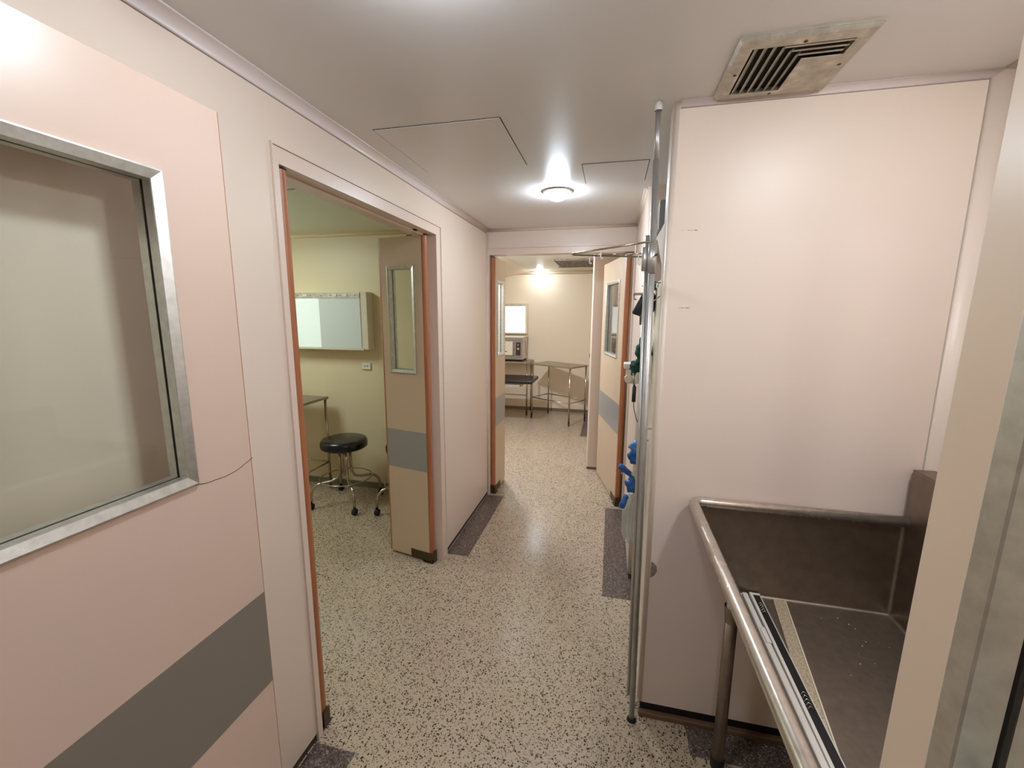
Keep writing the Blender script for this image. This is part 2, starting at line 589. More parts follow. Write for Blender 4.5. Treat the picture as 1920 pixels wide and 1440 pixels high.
# ------------------------------------------------------------------ door leaves
def leaf(name, hinge, rz, W, win, top=2.115, face=None, band=None, label='', near_side='both', band_z=(0.64, 0.90), edge=M['wood'], s=0.020, tw=0.021):
    """local x runs from the hinge along the leaf, y across its thickness, z up"""
    T = 0.044
    face = face or M['laminate_light']
    band = band or M['satin_band']
    z0 = 0.018
    e = tag(empty(name, (hinge[0], hinge[1], 0), rz), label, 'door', kind='structure')
    u0, u1, w0, w1 = win
    h = T / 2
    mb = MB()
    mb.box(s, u0, -h, h, z0, top).box(u1, W - s, -h, h, z0, top)
    mb.box(u0, u1, -h, h, z0, w0).box(u0, u1, -h, h, w1, top)
    bmesh.ops.remove_doubles(mb.bm, verts=mb.bm.verts, dist=1e-5)
    mb.build('door_panel', face, e)
    for a, b_ in ((0.0, s), (W - s, W)):
        rounded = MB()
        sg = 1 if a > 0 else -1
        pts = []
        for k in range(9):
            an = -pi / 2 + k * pi / 8
            pts.append(((W - s if a > 0 else s) + sg * cos(an) * s * 1.2, sin(an) * h, z0))
        rounded.prism(pts, (0, 0, top - z0))
        rounded.build('edge_strip', edge, e)
    fr = MB()
    g_ = 0.0035  # half-gap around the pane
    for sg in (-1, 1):
        y1 = sg * h
        prof = [(tw, y1 - sg * 0.001), (tw - 0.001, y1 + sg * 0.009), (tw - 0.004, y1 + sg * 0.010), (-0.001, y1 + sg * 0.004), (-0.002, y1 + sg * 0.002), (-0.002, sg * g_), (0.001, sg * g_), (0.001, y1 - sg * 0.001)]
        fr.ring(u0, u1, w0, w1, prof)
    o_ = fr.build('window_frame', M['alu'], e)
    MB().ring(u0, u1, w0, w1, [(0.0005, -g_ + 0.0005), (-0.001, -g_ + 0.0005), (-0.001, g_ - 0.0005), (0.0005, g_ - 0.0005)]).build('gasket', M['dark'], o_)
    MB().box(u0, u1, -0.002, 0.002, w0, w1).build('glass_pane', M['glass'], e)
    bb = MB()
    for sg in (-1, 1):
        ya, yb = sorted((sg * h, sg * (h + 0.0012)))
        bb.box(s, W - s, ya, yb, band_z[0], band_z[1])
    bb.build('kick_band', band, e)
    pv = MB()
    for sg in (-1, 1):
        ya, yb = sorted((sg * (h - 0.001), sg * (h + 0.003)))
        pv.box(-0.001, 0.17, ya, yb, z0 - 0.004, 0.072)
    pv.box(-0.011, -0.006, -h + 0.004, h - 0.004, z0 - 0.004, 0.085)
    pv.box(-0.006, 0.05, -h, h, 0.004, z0 - 0.003)
    pv.build('pivot_shoe', M['pivot'], e)
    MB().box(-0.006, 0.07, -h - 0.008, h + 0.006, 0.0, 0.004).build('floor_plate', M['rust'], e)
    pt = MB().box(0.0, 0.13, -h + 0.006, h - 0.006, top, top + 0.006)
    pt.build('top_pivot', M['dark'], e)
    return e


# entry doors swung back towards the corridor
big = leaf('door_1', (-0.946, 0.085), pi / 2, 0.825, (0.205, 0.642, 1.285, 1.925), 2.121, M['laminate'], M['grey_band'],
           'wide pinkish tan door leaf folded back against the left wall, big window', band_z=(0.595, 0.88), s=0.008)
# crack running from the window corner to the edge, on the face towards the corridor (local -y)
cr = [(-0.736 - 0.0, 1.262), (0.775, 1.254), (0.80, 1.255)]
pts = []
rnd = random.Random(4)
for k in range(19):
    a = k / 18
    uu = 0.735 - 0.085 + a * 0.172
    zz = 1.264 - 0.018 * sin(a * pi * 0.9) + 0.014 * a + rnd.uniform(-0.0012, 0.0012)
    pts.append((uu, -0.0222, zz))
MB().tube(pts, 0.0007, 5).build('crack', M['dark'], big)
small = leaf('door_2', (0.246, 0.104), math.atan2(0.975, 0.2213), 0.372, (0.105, 0.252, 1.285, 1.925), 2.121, M['laminate_tan'], M['grey_band'],
             'narrow tan door leaf at the right edge beside the sink, seen nearly edge-on', band_z=(0.595, 0.88), s=0.005, tw=0.019)
# the leaf hangs slightly out of plumb
small.rotation_euler = (Matrix.Rotation(0.014, 4, 'Y') @ Matrix.Rotation(small.rotation_euler.z, 4, 'Z')).to_euler()
small.location.x -= 0.019
small.location.z = 0.006
# side room pair
leaf('door_3', (-1.098, 2.448), pi - math.atan2(0.07, 0.335), 0.355, (0.095, 0.262, 1.30, 1.925), 2.115, None, None,
     'narrow beige door leaf half open into the side room, slot window and grey band')
leaf('door_4', (-1.062, 1.268), pi - 0.0, 0.82, (0.19, 0.63, 1.30, 1.925), 2.115, None, None,
     'wide door leaf of the side room, only its orange wooden edge showing')
# back room pair
leaf('door_5', (-1.016, 3.615), pi / 2 - 0.03, 0.35, (0.085, 0.262, 1.30, 1.925), 2.13, None, None,
     'narrow beige door leaf on the left of the corridor end, slot window')
leaf('door_6', (0.117, 3.615), pi / 2 + math.atan2(0.195, 0.80), 0.815, (0.19, 0.63, 1.30, 1.925), 2.13, None, None,
     'wide beige door leaf on the right of the corridor end, open inwards, tall window')


# ------------------------------------------------------------------ ceiling fittings
def downlight(loc, m_, label, R_=0.078):
    e = tag(empty('ceiling_light', loc), label, 'ceiling light')
    MB().lathe([(R_ - 0.012, 0.0), (R_ - 0.010, -0.008), (R_, -0.010), (R_ + 0.010, -0.006), (R_ + 0.013, 0.0)], seg=40).build('trim_ring', M['galv'], e)
    pr_ = [(R_ - 0.012, -0.003)]
    for k in range(1, 9):
        a = k / 8 * pi / 2
        pr_.append(((R_ - 0.012) * cos(a), -0.003 - 0.050 * sin(a)))
    pr_[-1] = (0, -0.053)
    MB().lathe(pr_, seg=40).build('lens', m_, e)
    return e


downlight((-0.36, 0.80, H), M['lamp_near'], 'round ceiling lamp nearest the entry, just above the view')
downlight((0.72, 0.72, H), M['lamp_sink'], 'round ceiling lamp above the sink, just outside the view')
downlight((-0.335, 2.57, H), M['lamp_far'], 'round domed ceiling downlight glowing in the corridor ceiling')
downlight((-1.16, 6.95, H), M['lamp_op'], 'small round ceiling lamp in the back room', 0.07)
downlight((-1.26, 4.45, H), M['op_fill'], 'unseen fill lamp added just inside the back room to brighten it', 0.07)  # added fill, kept out of view; brightens the back room walls
downlight((-0.1, -1.2, H), M['lobby_fill'], 'unseen fill lamp added in the entry lobby behind the viewer', 0.07)  # added fill behind the camera, lifts the ambient light near the entry
e = tag(empty('ceiling_light', (-2.95, 2.40, H)), 'square fluorescent ceiling fitting of the side room, out of view', 'ceiling light')
MB().ring(-0.28, 0.28, -0.28, 0.28, [(0, 0), (0.03, 0), (0.03, 0.03), (0, 0.03)]).build('frame', M['white_plastic'], e).rotation_euler = (-pi / 2, 0, 0)
MB().box(-0.279, 0.279, -0.279, 0.279, -0.085, -0.004, 0.01).build('diffuser', M['lamp_green'], e)


def hatch(loc, sx, sy, label, m_):
    e = tag(empty('ceiling_hatch', loc), label, 'hatch')
    MB().box(-sx / 2, sx / 2, -sy / 2, sy / 2, -0.0025, 0.0).build('hatch_panel', m_, e)
    o_ = MB()
    a, b, q = sx / 2, sy / 2, 0.0035
    o_.box(-a - q, a + q, -b - q, -b - 0.0004, -0.0009, 0).box(-a - q, a + q, b + 0.0004, b + q, -0.0009, 0)
    o_.box(-a - q, -a - 0.0004, -b, b, -0.0009, 0).box(a + 0.0004, a + q, -b, b, -0.0009, 0)
    o_.build('gap', M['dark'], e)
    return e


hatch((-0.672, 1.85, H), 0.498, 0.50, 'large square access hatch flush in the corridor ceiling', M['ceil'])
hatch((-0.016, 2.30, H), 0.30, 0.30, 'small square ceiling hatch beside the tall steel pole', M['ceil'])
hatch((-1.815, 2.47, H), 0.50, 0.50, 'square access hatch in the pale green ceiling of the side room', M['green_ceil'])

# supply air grille next to the sink wall
e = tag(empty('ceiling_vent', (0.4425, 1.452, H)), 'square aged metal air grille with angled louvres in the ceiling above the sink', 'vent')
A = 0.152
MB().box(-A + 0.035, A - 0.035, -A + 0.035, A - 0.035, -0.002, 0.0).build('backing', M['dark'], e)
fr = MB()
fr.ring(-A + 0.030, A - 0.030, -A + 0.030, A - 0.030, [(0.030, 0.0), (0.036, 0.006), (0.028, 0.013), (0.004, 0.017), (-0.004, 0.015), (-0.004, 0.003)])
o = fr.build('frame', M['vent'], e)
o.rotation_euler = (-pi / 2, 0, 0)
i0 = A - 0.034


def lou(x0, y0, x1, y1, wd=0.011, zt=-0.004):
    """one tilted louvre blade between two points"""
    mb_ = MB()
    d = Vector((x1 - x0, y1 - y0, 0))
    n = Vector((-d.y, d.x, 0)).normalized() * wd / 2
    p = [Vector((x0, y0, zt)) + n, Vector((x0, y0, -0.013)) - n, Vector((x0, y0, -0.0145)) - n, Vector((x0, y0, zt - 0.0015)) + n]
    mb_.prism(p, d)
    return mb_.build('louvre', M['vent'], e)


st = 0.0225
for k in range(3):      # full-length blades at the left
    xx = -i0 + 0.012 + k * st
    lou(xx, i0, xx, -i0, 0.013)
for k in range(3):      # L-shaped pairs around the plate
    xx = -i0 + 0.012 + (3 + k) * st
    yy = -i0 + 0.010 + k * 0.021
    lou(xx, i0, xx, yy, 0.013)
    lou(xx, yy, i0 - k * 0.004, yy, 0.010, -0.0115)
MB().box(-i0 + 0.012 + 6 * st - 0.009, i0, -i0 + 0.070, i0, -0.016, -0.0125, 0.001).build('centre_plate', M['vent'], e)
for px, py in ((0, -A + 0.022), (0, A - 0.022), (-A + 0.022, 0), (A - 0.022, 0)):
    MB().lathe([(0.005, 0), (0.005, -0.002), (0, -0.003)], (px, py, -0.0150), 12).build('screw', M['rust'], e)

# dirty grille in the back room ceiling
e = tag(empty('ceiling_vent', (-0.51, 6.05, H)), 'dirty rectangular air grille in the back room ceiling', 'vent')
MB().box(-0.235, 0.235, -0.40, 0.40, -0.012, 0).build('backing', M['vent_rust'], e)
for k in range(12):
    MB().box(-0.22, 0.22, -0.37 + k * 0.065, -0.34 + k * 0.065, -0.022, -0.0125).build('louvre', M['vent_rust'], e)
MB().ring(-0.235, 0.235, -0.40, 0.40, [(0, 0), (0.018, 0), (0.018, 0.02), (0, 0.02)]).build('frame', M['vent_rust'], e).rotation_euler = (-pi / 2, 0, 0)
MB().box(-0.30, -0.02, 0.46, 0.56, -0.008, 0).build('patch_plate', M['vent_rust'], e)

# ------------------------------------------------------------------ scrub sink
e = tag(empty('scrub_sink', (0.68, 1.07, 0)), 'large stainless steel scrub sink trough with rolled rim against the right wall', 'sink')
X, Y = 0.68, 1.07
sx0, sx1, sy0, sy1 = 0.318, 1.055, 0.56, 1.600
zr, zb = 0.975, 0.632
th = 0.008
MB().box(0.490 - X, sx1 - X, sy0 - Y, sy1 - Y, zb - 0.012, zb).build('basin_floor', M['sink_floor'], e)
mb = MB()
mb.prism([(sx0 - 0.004 - X, sy0 - Y, zr), (sx0 + 0.003 - X, sy0 - Y, zr), (0.488 - X, sy0 - Y, zb - 0.006), (0.481 - X, sy0 - Y, zb - 0.010)], (0, sy1 - sy0, 0))
mb.build('front_panel', M['sink_steel'], e)
MB().prism([(sx0 + th - X, sy1 - th - Y, zr), (sx1 - X, sy1 - th - Y, zr), (sx1 - X, sy1 - th - Y, zb), (0.492 - X, sy1 - th - Y, zb)], (0, th, 0)).build('end_panel', M['sink_steel'], e)
MB().prism([(sx0 + th - X, sy0 - Y, zr), (sx1 - X, sy0 - Y, zr), (sx1 - X, sy0 - Y, zb), (0.492 - X, sy0 - Y, zb)], (0, th, 0)).build('end_panel', M['sink_steel'], e)
# back: inner wall, deck and splash
MB().box(0.985 - X, 0.993 - X, sy0 + th - Y, sy1 - th - Y, zb + 0.0002, 1.155).build('back_panel', M['sink_steel'], e)
MB().box(0.993 - X, sx1 - X, sy0 + th - Y, sy1 + 0.008 - Y, zr + 0.0002, 1.158, 0.002).build('splash_box', M['sink_steel'], e)
# rounded inner coves
mb = MB()
for (a, b_, n1, n2) in (((0.50, sy1 - th, zb), (0.985, sy1 - th, zb), Vector((0, -1, 0)), Vector((0, 0, 1))),
                        ((0.985, sy0 + th, zb), (0.985, sy1 - th, zb), Vector((-1, 0, 0)), Vector((0, 0, 1))),
                        ((0.985, sy1 - th, zb), (0.985, sy1 - th, zr), Vector((-1, 0, 0)), Vector((0, -1, 0)))):
    a, b_ = Vector(a) - Vector((X, Y, 0)), Vector(b_) - Vector((X, Y, 0))
    rad = 0.011
    prof = [a] + [a + n1 * (rad - rad * sin(k / 5 * pi / 2)) + n2 * (rad - rad * cos(k / 5 * pi / 2)) for k in range(6)]
    mb.prism(prof, b_ - a)
mb.build('inner_cove', M['sink_steel'], e)
# rolled rim
rc = 0.03
path = [(0.985, 1.586, zr + 0.006)]
path += [(sx0 + 0.0 + rc, 1.586, zr + 0.006)]
for k in range(1, 7):
    a = k / 6 * pi / 2
    path.append((sx0 + 0.0 + rc - rc * sin(a), 1.586 - rc + rc * cos(a), zr + 0.006))
path += [(sx0, 0.60, zr + 0.006)]
for k in range(1, 7):
    a = k / 6 * pi / 2
    path.append((sx0 + rc - rc * cos(a), 0.57 + rc - rc * sin(a), zr + 0.006))
path += [(1.05, 0.57, zr + 0.006)]
MB().tube([(p[0] - X, p[1] - Y, p[2]) for p in path], 0.0185, 16).build('rolled_rim', M['rail_steel'], e, True)
for (lx, ly) in ((0.452, 1.47), (0.452, 0.70)):
    lg = MB().tube([(lx - X, ly - Y, 0.0), (lx - X, ly - Y, 0.680)], 0.0205, 20).build('leg', M['sink_steel'], e)
    MB().lathe([(0.024, 0.0), (0.024, 0.035), (0.021, 0.04)], (lx - X, ly - Y, 0.0005), 20).build('foot', M['black'], lg)
    MB().lathe([(0.0215, 0.60), (0.026, 0.66)], (lx - X, ly - Y, 0), 20).build('collar', M['sink_steel'], lg)
# loose strips lying in the basin
t = tag(empty('light_channel', (0.550, 1.20, zb + 0.0055)), 'long white metal channel with a black slot lying in the sink beside its front edge', 'channel')
t.rotation_euler = (0, 0, radians(-1.0))
L0, L1 = -0.56, 0.385
mb = MB().box(-0.020, -0.011, L0, L1, 0, 0.013, 0.001).box(0.011, 0.014, L0, L1, 0, 0.013, 0.001).box(-0.011, 0.011, L0, L1, 0, 0.004)
mb.build('body', M['white_plastic'], t)
MB().box(-0.0108, 0.0108, L0 + 0.005, L1 - 0.012, 0.0045, 0.011).build('slot', M['black'], t)
for ky in (0.27, -0.10, -0.42):
    mb = MB()
    for q in range(5):
        mb.tube([(-0.009, ky + q * 0.011, 0.014), (-0.003, ky + 0.005 + q * 0.011, 0.019), (0.005, ky + q * 0.011, 0.016), (0.009, ky + 0.006 + q * 0.011, 0.014)], 0.0013, 6)
    mb.build('spring_clip', M['chrome'], t)
MB().box(-0.011, 0.011, L1 - 0.012, L1 - 0.001, 0.0045, 0.012).build('end_cap', M['white_plastic'], t)
t = tag(empty('metal_strip', (0.515, 1.20, zb + 0.001)), 'thin pale metal strip lying against the inside of the sink front', 'strip')
t.rotation_euler = (0, 0, radians(-0.5))
MB().box(-0.009, 0.009, -0.56, 0.375, 0, 0.020, 0.003).build('strip_body', M['white_plastic'], t)
MB().box(-0.004, 0.010, 0.12, 0.19, 0.0202, 0.024, 0.001).build('latch_tab', M['white_plastic'], t)
t = tag(empty('trim_board', (0.583, 1.25, zb + 0.001)), 'long speckled beige board strip lying slanted across the sink floor', 'strip')
t.rotation_euler = (0, 0, radians(-8.8))
bd = painted('speckled_beige_strip', (160, 140, 112), (196, 180, 154), 0.6, 160)
MB().box(-0.018, 0.018, -0.50, 0.335, 0, 0.004).build('board', bd, t)
MB().box(0.0185, 0.0225, -0.50, 0.335, 0, 0.006).build('edge_lip', M['cream_enamel'], t)
rnd = random.Random(3)
mb = MB()
for k in range(20):
    px, py = rnd.uniform(0.66, 0.90), rnd.gauss(1.38, 0.12)
    q = rnd.uniform(0.0006, 0.0014)
    if py < 1.55:
        mb.box(px - q, px + q, py - q, py + q, zb + 0.0002, zb + 0.0002 + q)
tag(mb.build('plaster_crumbs', M['white_plastic']), 'white plaster crumbs scattered on the sink floor', 'debris', kind='stuff')

# ------------------------------------------------------------------ tall pole with clothes-airer arms
e = tag(empty('tension_pole', (0.150, 1.585, 0)), 'tall galvanised telescopic pole from floor to ceiling at the sink wall corner', 'pole')
top = Vector((-0.030, 0.018, 2.350))
MB().tube([(0.0, 0, 0.0), (-0.027, 0.016, 2.17)], 0.0115, 16).build('outer_tube', M['galv'], e)
MB().tube([(-0.0271, 0.0161, 2.1702), (-0.0295, 0.0176, 2.323)], 0.0088, 14).build('inner_tube', M['galv'], e)
MB().lathe([(0.0115, 0.0), (0.0125, 0.004), (0.0125, 0.026), (0, 0.026)], (-0.0297, 0.0178, 2.323), 18).build('end_cap', M['white_plastic'], e)
MB().tube([(-0.016, 0.02, 0.10), (-0.0415, 0.03, 1.93)], 0.0075, 12).build('side_tube', M['galv'], e)
MB().tube([(-0.0225, 0.013, 1.80), (-0.0235, 0.0135, 1.90)], 0.0150, 16).tube([(-0.0440, 0.0295, 1.81), (-0.0452, 0.030, 1.89)], 0.0125, 12).build('clamp_collar', M['galv'], e)
MB().tube([(-0.012, 0.0, 1.86), (-0.010, -0.014, 1.86)], 0.004, 10).build('set_screw', M['black'], e)
MB().lathe([(0.019, 0), (0.019, 0.004), (0.0128, 0.012)], (0, 0, 0.0), 18).build('foot_pad', M['black'], e)

t = tag(empty('airer_arm', (0.118, 1.60, 1.872)), 'thin steel rod triangle with small hooks sticking out from the tall pole', 'rack')
apx = Vector((-0.270, 0.03, 0.005))
MB().tube([(-0.006, -0.21, 0.004), tuple(apx), (-0.270, 0.055, 0.004), (-0.006, 0.16, 0.004)], 0.0032, 8).build('rod_frame', M['chrome'], t)
MB().tube([(-0.19, 0.10, 0.004), (-0.16, 0.04, 0.002), (0.0, 0.05, 0.002)], 0.0028, 8).build('cross_rod', M['chrome'], t)
for (hx, hy) in ((-0.165, -0.055), (-0.055, -0.155), (-0.21, 0.085), (-0.03, 0.14)):
    MB().tube([(hx, hy, 0.008), (hx, hy, -0.022), (hx + 0.004, hy, -0.027), (hx + 0.008, hy, -0.022)], 0.0022, 7).build('hook', M['white_plastic'], t)

# ------------------------------------------------------------------ things hanging on the alcove corner, behind the pole
t = tag(empty('wall_bracket', (0.12, 2.50, 1.30)), 'white moulded bracket on the corridor corner below the green cloth', 'bracket')
MB().box(-0.042, 0.044, -0.05, 0.05, 0.055, 0.085, 0.004).build('shelf_plate', M['white_plastic'], t)
MB().box(-0.028, 0.044, -0.035, 0.035, -0.03, 0.054, 0.006).build('body', M['white_plastic'], t)
MB().tube([(-0.018, -0.036, 0.0), (-0.018, -0.060, 0.0)], 0.02, 18).build('knob', M['cream_enamel'], t)

t = tag(empty('green_cloth', (0.165, 2.28, 1.45)), 'crumpled dark green surgical cloth hanging behind the tall pole', 'cloth')
MB().blob((0, 0, 0.02), 0.035, 0.05, 0.075, 3, 0.35, 4).build('cloth_bundle', M['green_cloth'], t)
MB().blob((-0.03, 0.01, -0.06), 0.030, 0.035, 0.035, 5, 0.4, 4).blob((-0.045, 0.0, -0.088), 0.012, 0.02, 0.02, 8, 0.4, 3).build('hanging_corner', M['green_cloth'], t)
t = tag(empty('green_bag', (0.176, 2.28, 1.745)), 'green bag with a dark side hanging at the alcove, upper part', 'bag')
MB().box(-0.022, 0.03, -0.04, 0.04, 0.03, 0.075, 0.008).build('bag_top', mat('bright_green_fabric', (30, 104, 78), 0.8), t)
MB().blob((0.004, 0, -0.03), 0.030, 0.045, 0.075, 12, 0.2, 3).build('bag_body', mat('navy_fabric', (22, 34, 44), 0.7), t)

t = tag(empty('pressure_gauge', (0.124, 2.0, 1.71)), 'black rubber gauge with a chrome clip and cord hanging behind the pole', 'gauge')
MB().lathe([(0, 0.075), (0.008, 0.072), (0.012, 0.03), (0.020, -0.03), (0.022, -0.05), (0.017, -0.058), (0, -0.058)], (0, 0, 0), 20).build('rubber_bulb', M['black'], t).rotation_euler = (0, 0.35, 0)
MB().box(-0.034, 0.012, -0.012, 0.012, 0.032, 0.042, 0.002).tube([(-0.034, 0, 0.037), (-0.03, 0, 0.015), (-0.022, 0, 0.012)], 0.003, 7).build('clip', M['chrome'], t)
MB().tube([(0.0, 0, 0.07), (0.02, 0, 0.085), (0.0836, 0, 0.085)], 0.003, 7).build('hook', M['chrome'], t)
t = tag(empty('steel_cup', (0.140, 2.06, 1.61)), 'small grey steel cup hanging below the black rubber gauge', 'cup')
MB().lathe([(0, 0), (0.016, 0), (0.018, 0.07), (0.020, 0.073), (0.016, 0.073), (0.014, 0.004), (0, 0.004)], (0, 0, 0), 20).build('cup_body', M['bag'], t)
MB().tube([(0.018, 0, 0.06), (0.03, 0, 0.10), (0.0676, 0, 0.13)], 0.003, 7).build('hanger', M['chrome'], t)

t = tag(empty('suction_fitting', (0.150, 2.25, 1.16)), 'black and chrome fitting with hanging cords, between the green cloth and the blue caps', 'fitting')
MB().tube([(-0.022, 0, 0.13), (-0.022, 0, 0.05)], 0.010, 12).build('black_handle', M['black'], t)
MB().tube([(-0.022, 0, 0.05), (-0.018, 0, 0.01), (-0.004, 0.0, -0.04), (0.01, 0, -0.07)], 0.002, 7).build('cord', M['rust'], t)
MB().tube([(-0.03, 0, 0.20), (-0.022, 0, 0.13)], 0.006, 10).tube([(0.0, 0, 0.17), (0.02, 0, 0.14), (0.03, 0, 0.09)], 0.004, 8).build('chrome_tube', M['chrome'], t)
t = tag(empty('ball_hook', (0.150, 2.0, 1.136)), 'small shiny steel ball hook above the blue plastic caps', 'hook')
MB().lathe([(0, -0.009), (0.006, -0.007), (0.009, 0), (0.006, 0.007), (0, 0.009)], (0, 0, 0), 16).build('ball', M['rail_steel'], t)
MB().tube([(0.007, 0, 0), (0.0576, 0, 0.0)], 0.003, 7).build('stem', M['chrome'], t)

# breathing circuit: clear corrugated hoses with blue ends
t = tag(empty('breathing_circuit', (0.160, 2.20, 0.85)), 'clear breathing hoses with blue plastic end caps hanging behind the pole', 'hose')


def corr(p, rad):
    P, R_ = [], []
    n = 40
    for k in range(n + 1):
        a = k / n * (len(p) - 1)
        i = min(int(a), len(p) - 2)
        q = Vector(p[i]).lerp(Vector(p[i + 1]), a - i)
        P.append(q)
        R_.append(rad * (1.0 if k % 2 else 0.86))
    return MB().tube(P, R_, 12)


def capm(a, b_, rad=0.017, m_=M['blue']):
    a, b_ = Vector(a), Vector(b_)
    return MB().tube([a, a.lerp(b_, 0.06), a.lerp(b_, 0.5), a.lerp(b_, 0.52), a.lerp(b_, 0.94), b_], [rad * 0.8, rad, rad, rad * 0.86, rad * 0.86, rad * 0.7], 14)


corr([(0.02, 0.01, 0.16), (0.01, 0, 0.04), (0.0, 0, -0.02), (-0.03, 0, -0.01)], 0.013).build('hose', M['clear'], t)
corr([(0.02, 0.02, 0.0), (0.015, 0.0, -0.12), (-0.025, 0, -0.14)], 0.012).build('hose', M['clear'], t)
MB().tube([(0.02, 0, 0.16), (0.0476, 0, 0.175)], 0.004, 8).build('hanger', M['chrome'], t)
capm((-0.090, 0, 0.026), (-0.028, 0, -0.018)).build('blue_cap', M['blue'], t)
capm((-0.068, 0, -0.205), (-0.045, 0, -0.135), 0.0165).build('blue_cap', M['blue'], t)
for (cx, cz, sx_, sz_, sd) in ((-0.004, 0.130, 0.036, 0.032, 2), (-0.010, 0.078, 0.036, 0.036, 9), (-0.022, -0.075, 0.030, 0.040, 6)):
    o_ = MB().blob((cx, 0, cz), sx_, 0.026, sz_, sd, 0.5, 3).build('blue_valve', M['light_blue'] if sd == 2 else M['blue'], t)
t = tag(empty('plastic_bag', (0.150, 2.30, 0.52)), 'clear plastic bag hanging low on the corridor corner above the floor', 'bag')
bm_ = MB()
for k in range(4):
    x0 = -0.035 + k * 0.018
    bm_.tube([(x0 + 0.02, 0, 0.17), (x0, 0.0, 0.08), (x0 - 0.002, 0.0, -0.06), (x0 + 0.01, 0.0, -0.12 - 0.01 * (k % 2))], [0.006, 0.014, 0.013, 0.004], 10)
bm_.build('bag_film', M['clear'], t)
MB().tube([(0.01, 0, 0.165), (0.0576, 0, 0.19)], 0.003, 7).build('tie', M['chrome'], t)

# alcove shelves and things on them
t = tag(empty('alcove_shelf', (0.44, 2.14, 2.00)), 'white alcove shelf behind the sink wall, near the ceiling', 'shelf')
MB().box(-0.262, 0.255, -0.38, 0.45, -0.018, 0.0, 0.002).build('board', M['white_plastic'], t)
MB().prism([(-0.262, -0.37, -0.019), (-0.262, -0.37, -0.16), (-0.262, -0.12, -0.019)], (0.012, 0, 0)).build('side_bracket', M['white_plastic'], t)
t = tag(empty('instrument_box', (0.29, 1.98, 2.001)), 'dark grey box with a pale edge on the alcove shelf beside the pole', 'box')
MB().box(-0.12, 0.08, -0.10, 0.10, 0.0, 0.11, 0.004).build('box_body', M['bag'], t)
MB().box(-0.124, -0.121, -0.10, -0.085, 0.0, 0.11).build('pale_edge', M['white_plastic'], t)
t = tag(empty('alcove_cabinet', (0.46, 2.20, 0)), 'tall white cabinet standing in the alcove behind the sink wall', 'cabinet')
MB().box(-0.245, 0.235, -0.44, 0.30, 0.02, 1.82, 0.004).build('body', M['white_plastic'], t)
MB().box(-0.252, -0.2455, -0.43, -0.07, 0.05, 1.79, 0.002).build('door', M['cream_enamel'], t)
MB().box(-0.252, -0.2455, -0.06, 0.29, 0.05, 1.79, 0.002).build('door', M['cream_enamel'], t)
MB().box(-0.23, 0.22, -0.42, 0.28, 0.0, 0.0195).build('plinth', M['dark'], t)

# paper scrap and scuffs on the sink wall
tag(MB().prism([(0.192, YC - 0.0006, 0.700), (0.200, YC - 0.0006, 0.697), (0.212, YC - 0.0006, 0.683), (0.215, YC - 0.0006, 0.664), (0.208, YC - 0.0006, 0.645), (0.200, YC - 0.0006, 0.636), (0.191, YC - 0.0006, 0.630)], (0, -0.0008, 0)).build('torn_sticker', M['paper']), 'torn grey paper sticker remnant low on the sink wall corner', 'sticker')
sc_ = MB()
rnd = random.Random(2)
for (cx, cz, n_) in ((0.243, 1.943, 6), (0.240, 1.681, 6)):
    for k in range(n_):
        dx = rnd.uniform(-0.022, 0.022)
        sc_.box(cx + dx, cx + dx + rnd.uniform(0.003, 0.009), YC - 0.0006, YC + 0.001, cz + rnd.uniform(-0.001, 0.001), cz + rnd.uniform(0.0012, 0.002))
sc_.build('paint_scuff', M['stain'], column_wall)

# ------------------------------------------------------------------ side room
t = tag(empty('film_viewer', (-2.58, 3.467, 1.335)), 'wall-mounted x-ray film viewer with a dim green glow in the side room', 'light box')
MB().box(-0.38, 0.50, -0.10, 0.0, 0.0, 0.5, 0.003).build('housing', M['cream_enamel'], t)
MB().box(-0.372, 0.438, -0.108, -0.1005, 0.448, 0.494).build('switch_strip', M['vent'], t)
MB().box(-0.37, 0.03, -0.106, -0.1005, 0.012, 0.445).build('lit_screen', M['lit_panel'], t)
MB().box(0.031, 0.438, -0.106, -0.1005, 0.012, 0.445).build('dim_glow_screen', M['dim_glow_panel'], t)
MB().box(-0.378, 0.46, -0.112, -0.1005, -0.006, 0.011).build('film_ledge', M['cream_enamel'], t)
for sx_ in (-0.10, 0.20, 0.30):
    MB().box(sx_ - 0.02, sx_ + 0.02, -0.113, -0.1085, 0.462, 0.482).build('rocker_switch', M['white_plastic'], t)
for sx_ in (-0.18, -0.05, 0.06, 0.15, 0.25, 0.40):
    MB().tube([(sx_, -0.108, 0.471), (sx_, -0.111, 0.471)], 0.004, 8).build('screw', M['black'], t)


def caster(parent, x, y, R_=0.026):
    wh = MB()
    wh.tube([(x - 0.010, y, R_), (x + 0.010, y, R_)], R_, 18)
    o_ = wh.build('wheel', M['black'], parent)
    return o_


